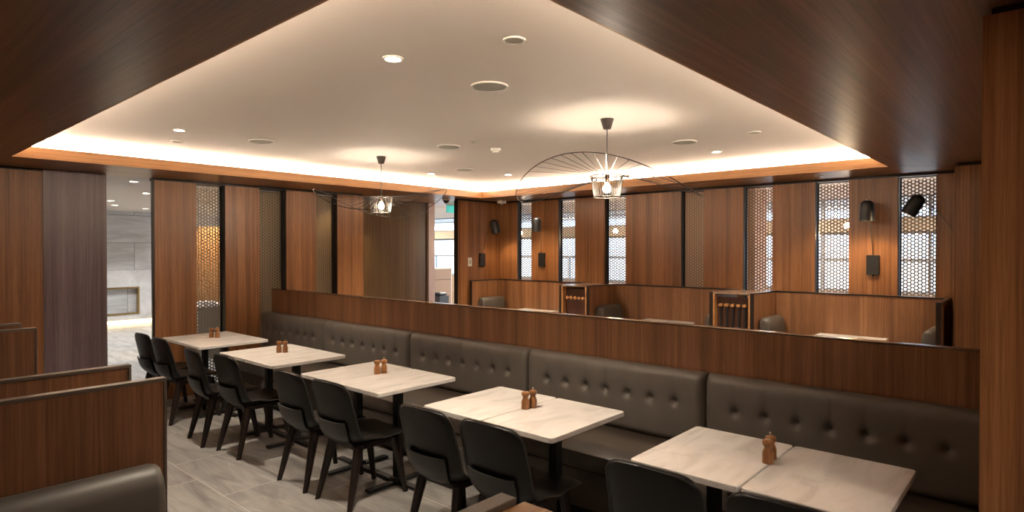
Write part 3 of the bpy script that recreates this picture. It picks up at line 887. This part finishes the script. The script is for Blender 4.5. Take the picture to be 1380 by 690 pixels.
wall_lamp((7.186, CY, 1.53), ny_, (7.20, 6.80, 2.17), (.7, -.5, 0), .28, 'black wall lamp on the corner panel beside the white switch')
t = thing('light_switch', 'white light switch plate on the corner panel', 'switch', (6.913, CY, 1.497))
B(-.045, .045, -.010, -.0005, -.07, .07, .003).build('plate', WPLAST, t); B(-.02, .02, -.016, -.0105, -.03, .03, .002).build('rocker', GREYP, t)

# ------------------------------------------------------------------ beyond the openings
for i, (x, y) in enumerate(((8.25, 1.90), (8.25, 5.16), (8.25, 7.12))):
    t = thing('globe_pendant', ['glowing globe lamp seen through the screen left of the near wall lamp', 'glowing globe lamp seen through the screen under the near pendant', 'glowing globe lamp seen through the farthest window-wall screen'][i], 'pendant lamp', (x, y, 2.56), 0, 'globe lamps in the corridor')
    m = MB(); m.lathe([(.035, -.0005), (.035, -.012), (.01, -.02)], 18); m.build('canopy', BLACK, t)
    m = MB(); m.tube([(0, 0, -.015), (0, 0, -.53)], .003, 6); m.build('cord', BLACK, t)
    m = MB(); m.lathe([(.004, -.53), (.028, -.545), (.040, -.572), (.028, -.60), (.004, -.612)], 18); m.build('globe', GLOBE, t)
    lamp('globe_light', 'POINT', (0, 0, -.70), 5, (1, .72, .42), t, size=.04)
LL = [((2.62, 8.72), 'topmost'), ((3.29, 10.4), 'second from the top, beside the veneer panel edge'), ((3.36, 12.4), 'leftmost'), ((3.76, 13.6), 'small one just right of the leftmost'), ((4.53, 14.35), 'lowest, nearest the stone wall')]
for (x, y), lb in LL:
    downlight(x, y, 2.56, 'bright downlight in the white lobby ceiling, %s' % lb, 42, 110, DOWN2, 'lobby downlights', .05, (.97, .97, .96))
for i, (x, y) in enumerate(((6.4, 12.8), (1.2, 12.6), (6.2, 9.6))):
    lamp('lobby_fill', 'SPOT', (x, y, 2.54), 44, (.97, .97, .96), size=.03, spot=110, blend=.7)  # extra fill added to the lobby, unseen and without fittings
for i, y in enumerate((.2, 3.4, 6.6, 9.8, 13)):
    lamp('corridor_fill', 'AREA', (9.9, y, 2.54), 35, (1, .90, .78), size=.5)  # row of added fill lamps for general corridor light, no fittings
for i, (x, y, pw) in enumerate(((-.2, -1.6, 7), (1.6, -1.6, 9), (5.4, -1.5, 8))):
    lamp('near_fill', 'AREA', (x, y, ZS-.01), pw, (1, .86, .70), size=.5)  # unseen soft fill added behind the camera to brighten the near side
# lobby desk and veneered block seen through the first screen
t = thing('reception_desk', 'grey lobby counter seen through the first perforated screen', 'counter', (4.25, 10.1, 0))
B(-.42, .42, -.25, .25, 0, .80, .01).build('body', plain('desk_grey', (.20, .19, .17), .5, noise=.05), t); B(-.45, .45, -.28, .28, .8005, .83, .006).build('worktop', STONE2, t)
for i in range(3):
    tag(B(3.88, 4.12, 9.92, 10.10, .8305+.018*i, .8475+.018*i, .003).build('brochure_stack', WPLAST), 'white stack of papers on the lobby counter, %s layer' % ['bottom', 'middle', 'top'][i], 'papers', 'papers on the lobby counter')
struct('wall_lobby_block', B(4.0, 6.4, 11.2, 12.0, 0, 2.1), wood('honey_walnut', 2, (.20, .09, .03), (.30, .14, .05), (.40, .20, .075), rough=.5))
lamp('block_washer', 'SPOT', (4.7, 10.5, 2.5), 70, (1, .78, .46), size=.05, spot=95, rot=(.45, 0, 0))
lamp('recess_washer', 'SPOT', (5.15, 7.78, 2.46), 16, (1, .85, .55), size=.04, spot=100, rot=(.3, 0, .1))
# room beyond the narrow opening
t = thing('tall_cabinet', 'beige cabinet with pale edges seen through the narrow opening by the corner', 'cabinet', (8.34, 9.45, 0))
B(-.26, .24, -.15, .15, 0, 1.30, .004).build('body', BEIGE, t)
B(.2405, .262, -.155, .155, 0, 1.33, .003).build('side_edge', WPLAST, t); B(-.262, .24, -.155, .155, 1.3005, 1.325, .003).build('top', WPLAST, t)
B(-.255, .235, -.158, -.1505, 1.085, 1.092).build('shadow_gap', DARK, t)
t = thing('waste_bin', 'dark bin standing before the beige cabinet', 'bin', (8.02, 9.0, 0))
m = MB(); m.loft([[(-.10, -.1, 0), (.10, -.1, 0), (.10, .1, 0), (-.10, .1, 0)], [(-.12, -.12, .80), (.12, -.12, .80), (.12, .12, .80), (-.12, .12, .80)]]); m.build('body', TEAL, t)
m = MB(); m.box(-.10, .10, -.10, .10, .801, .86, .03); m.build('lid', TEAL, t)
t = thing('exit_sign', 'green lit exit sign at the top of the narrow opening', 'sign', (7.70, 8.32, 2.44))
B(-.13, .13, -.012, .012, -.07, .10, .004).build('panel', GREEN, t); B(-.01, .01, -.008, .008, .1005, .16).build('bracket', WPLAST, t)

# ------------------------------------------------------------------ daylight
wd = bpy.data.worlds.new('World'); S.world = wd; wd.use_nodes = True
bg = wd.node_tree.nodes['Background']
bg.inputs[0].default_value = (.80, .90, 1.0, 1); bg.inputs[1].default_value = 2.8
tc = wd.node_tree.nodes.new('ShaderNodeTexCoord'); sp = wd.node_tree.nodes.new('ShaderNodeSeparateXYZ')
rp = wd.node_tree.nodes.new('ShaderNodeValToRGB')
rp.color_ramp.elements[0].position = .49; rp.color_ramp.elements[0].color = (.30, .33, .36, 1)
rp.color_ramp.elements[1].position = .56; rp.color_ramp.elements[1].color = (.52, .76, 1.0, 1)
mp = wd.node_tree.nodes.new('ShaderNodeMath'); mp.operation = 'MULTIPLY_ADD'; mp.inputs[1].default_value = .5; mp.inputs[2].default_value = .5
wd.node_tree.links.new(tc.outputs['Generated'], sp.inputs[0]); wd.node_tree.links.new(sp.outputs['Z'], mp.inputs[0])
wd.node_tree.links.new(mp.outputs[0], rp.inputs['Fac']); wd.node_tree.links.new(rp.outputs[0], bg.inputs[0])

# ------------------------------------------------------------------ camera
cd = bpy.data.cameras.new('Camera'); cam = bpy.data.objects.new('Camera', cd); COL.objects.link(cam)
cd.sensor_width = 36; cd.lens = 825.5/1380*36; cd.clip_start = .02
yaw = math.radians(48.388); pitch = math.radians(.6246)
cam.location = (0, 0, 1.70)
cam.rotation_euler = (PI/2-pitch, 0, -yaw)
S.camera = cam

S.view_settings.view_transform = 'Standard'; S.view_settings.look = 'None'
S.view_settings.gamma = 1; S.view_settings.use_curve_mapping = False
S.view_settings.exposure = 2.05
try:
    S.cycles.max_bounces = 8; S.cycles.diffuse_bounces = 4; S.cycles.glossy_bounces = 4; S.cycles.transparent_max_bounces = 12
    S.cycles.sample_clamp_indirect = 4; S.cycles.use_denoising = True; S.cycles.caustics_reflective = False; S.cycles.caustics_refractive = False
except Exception: pass
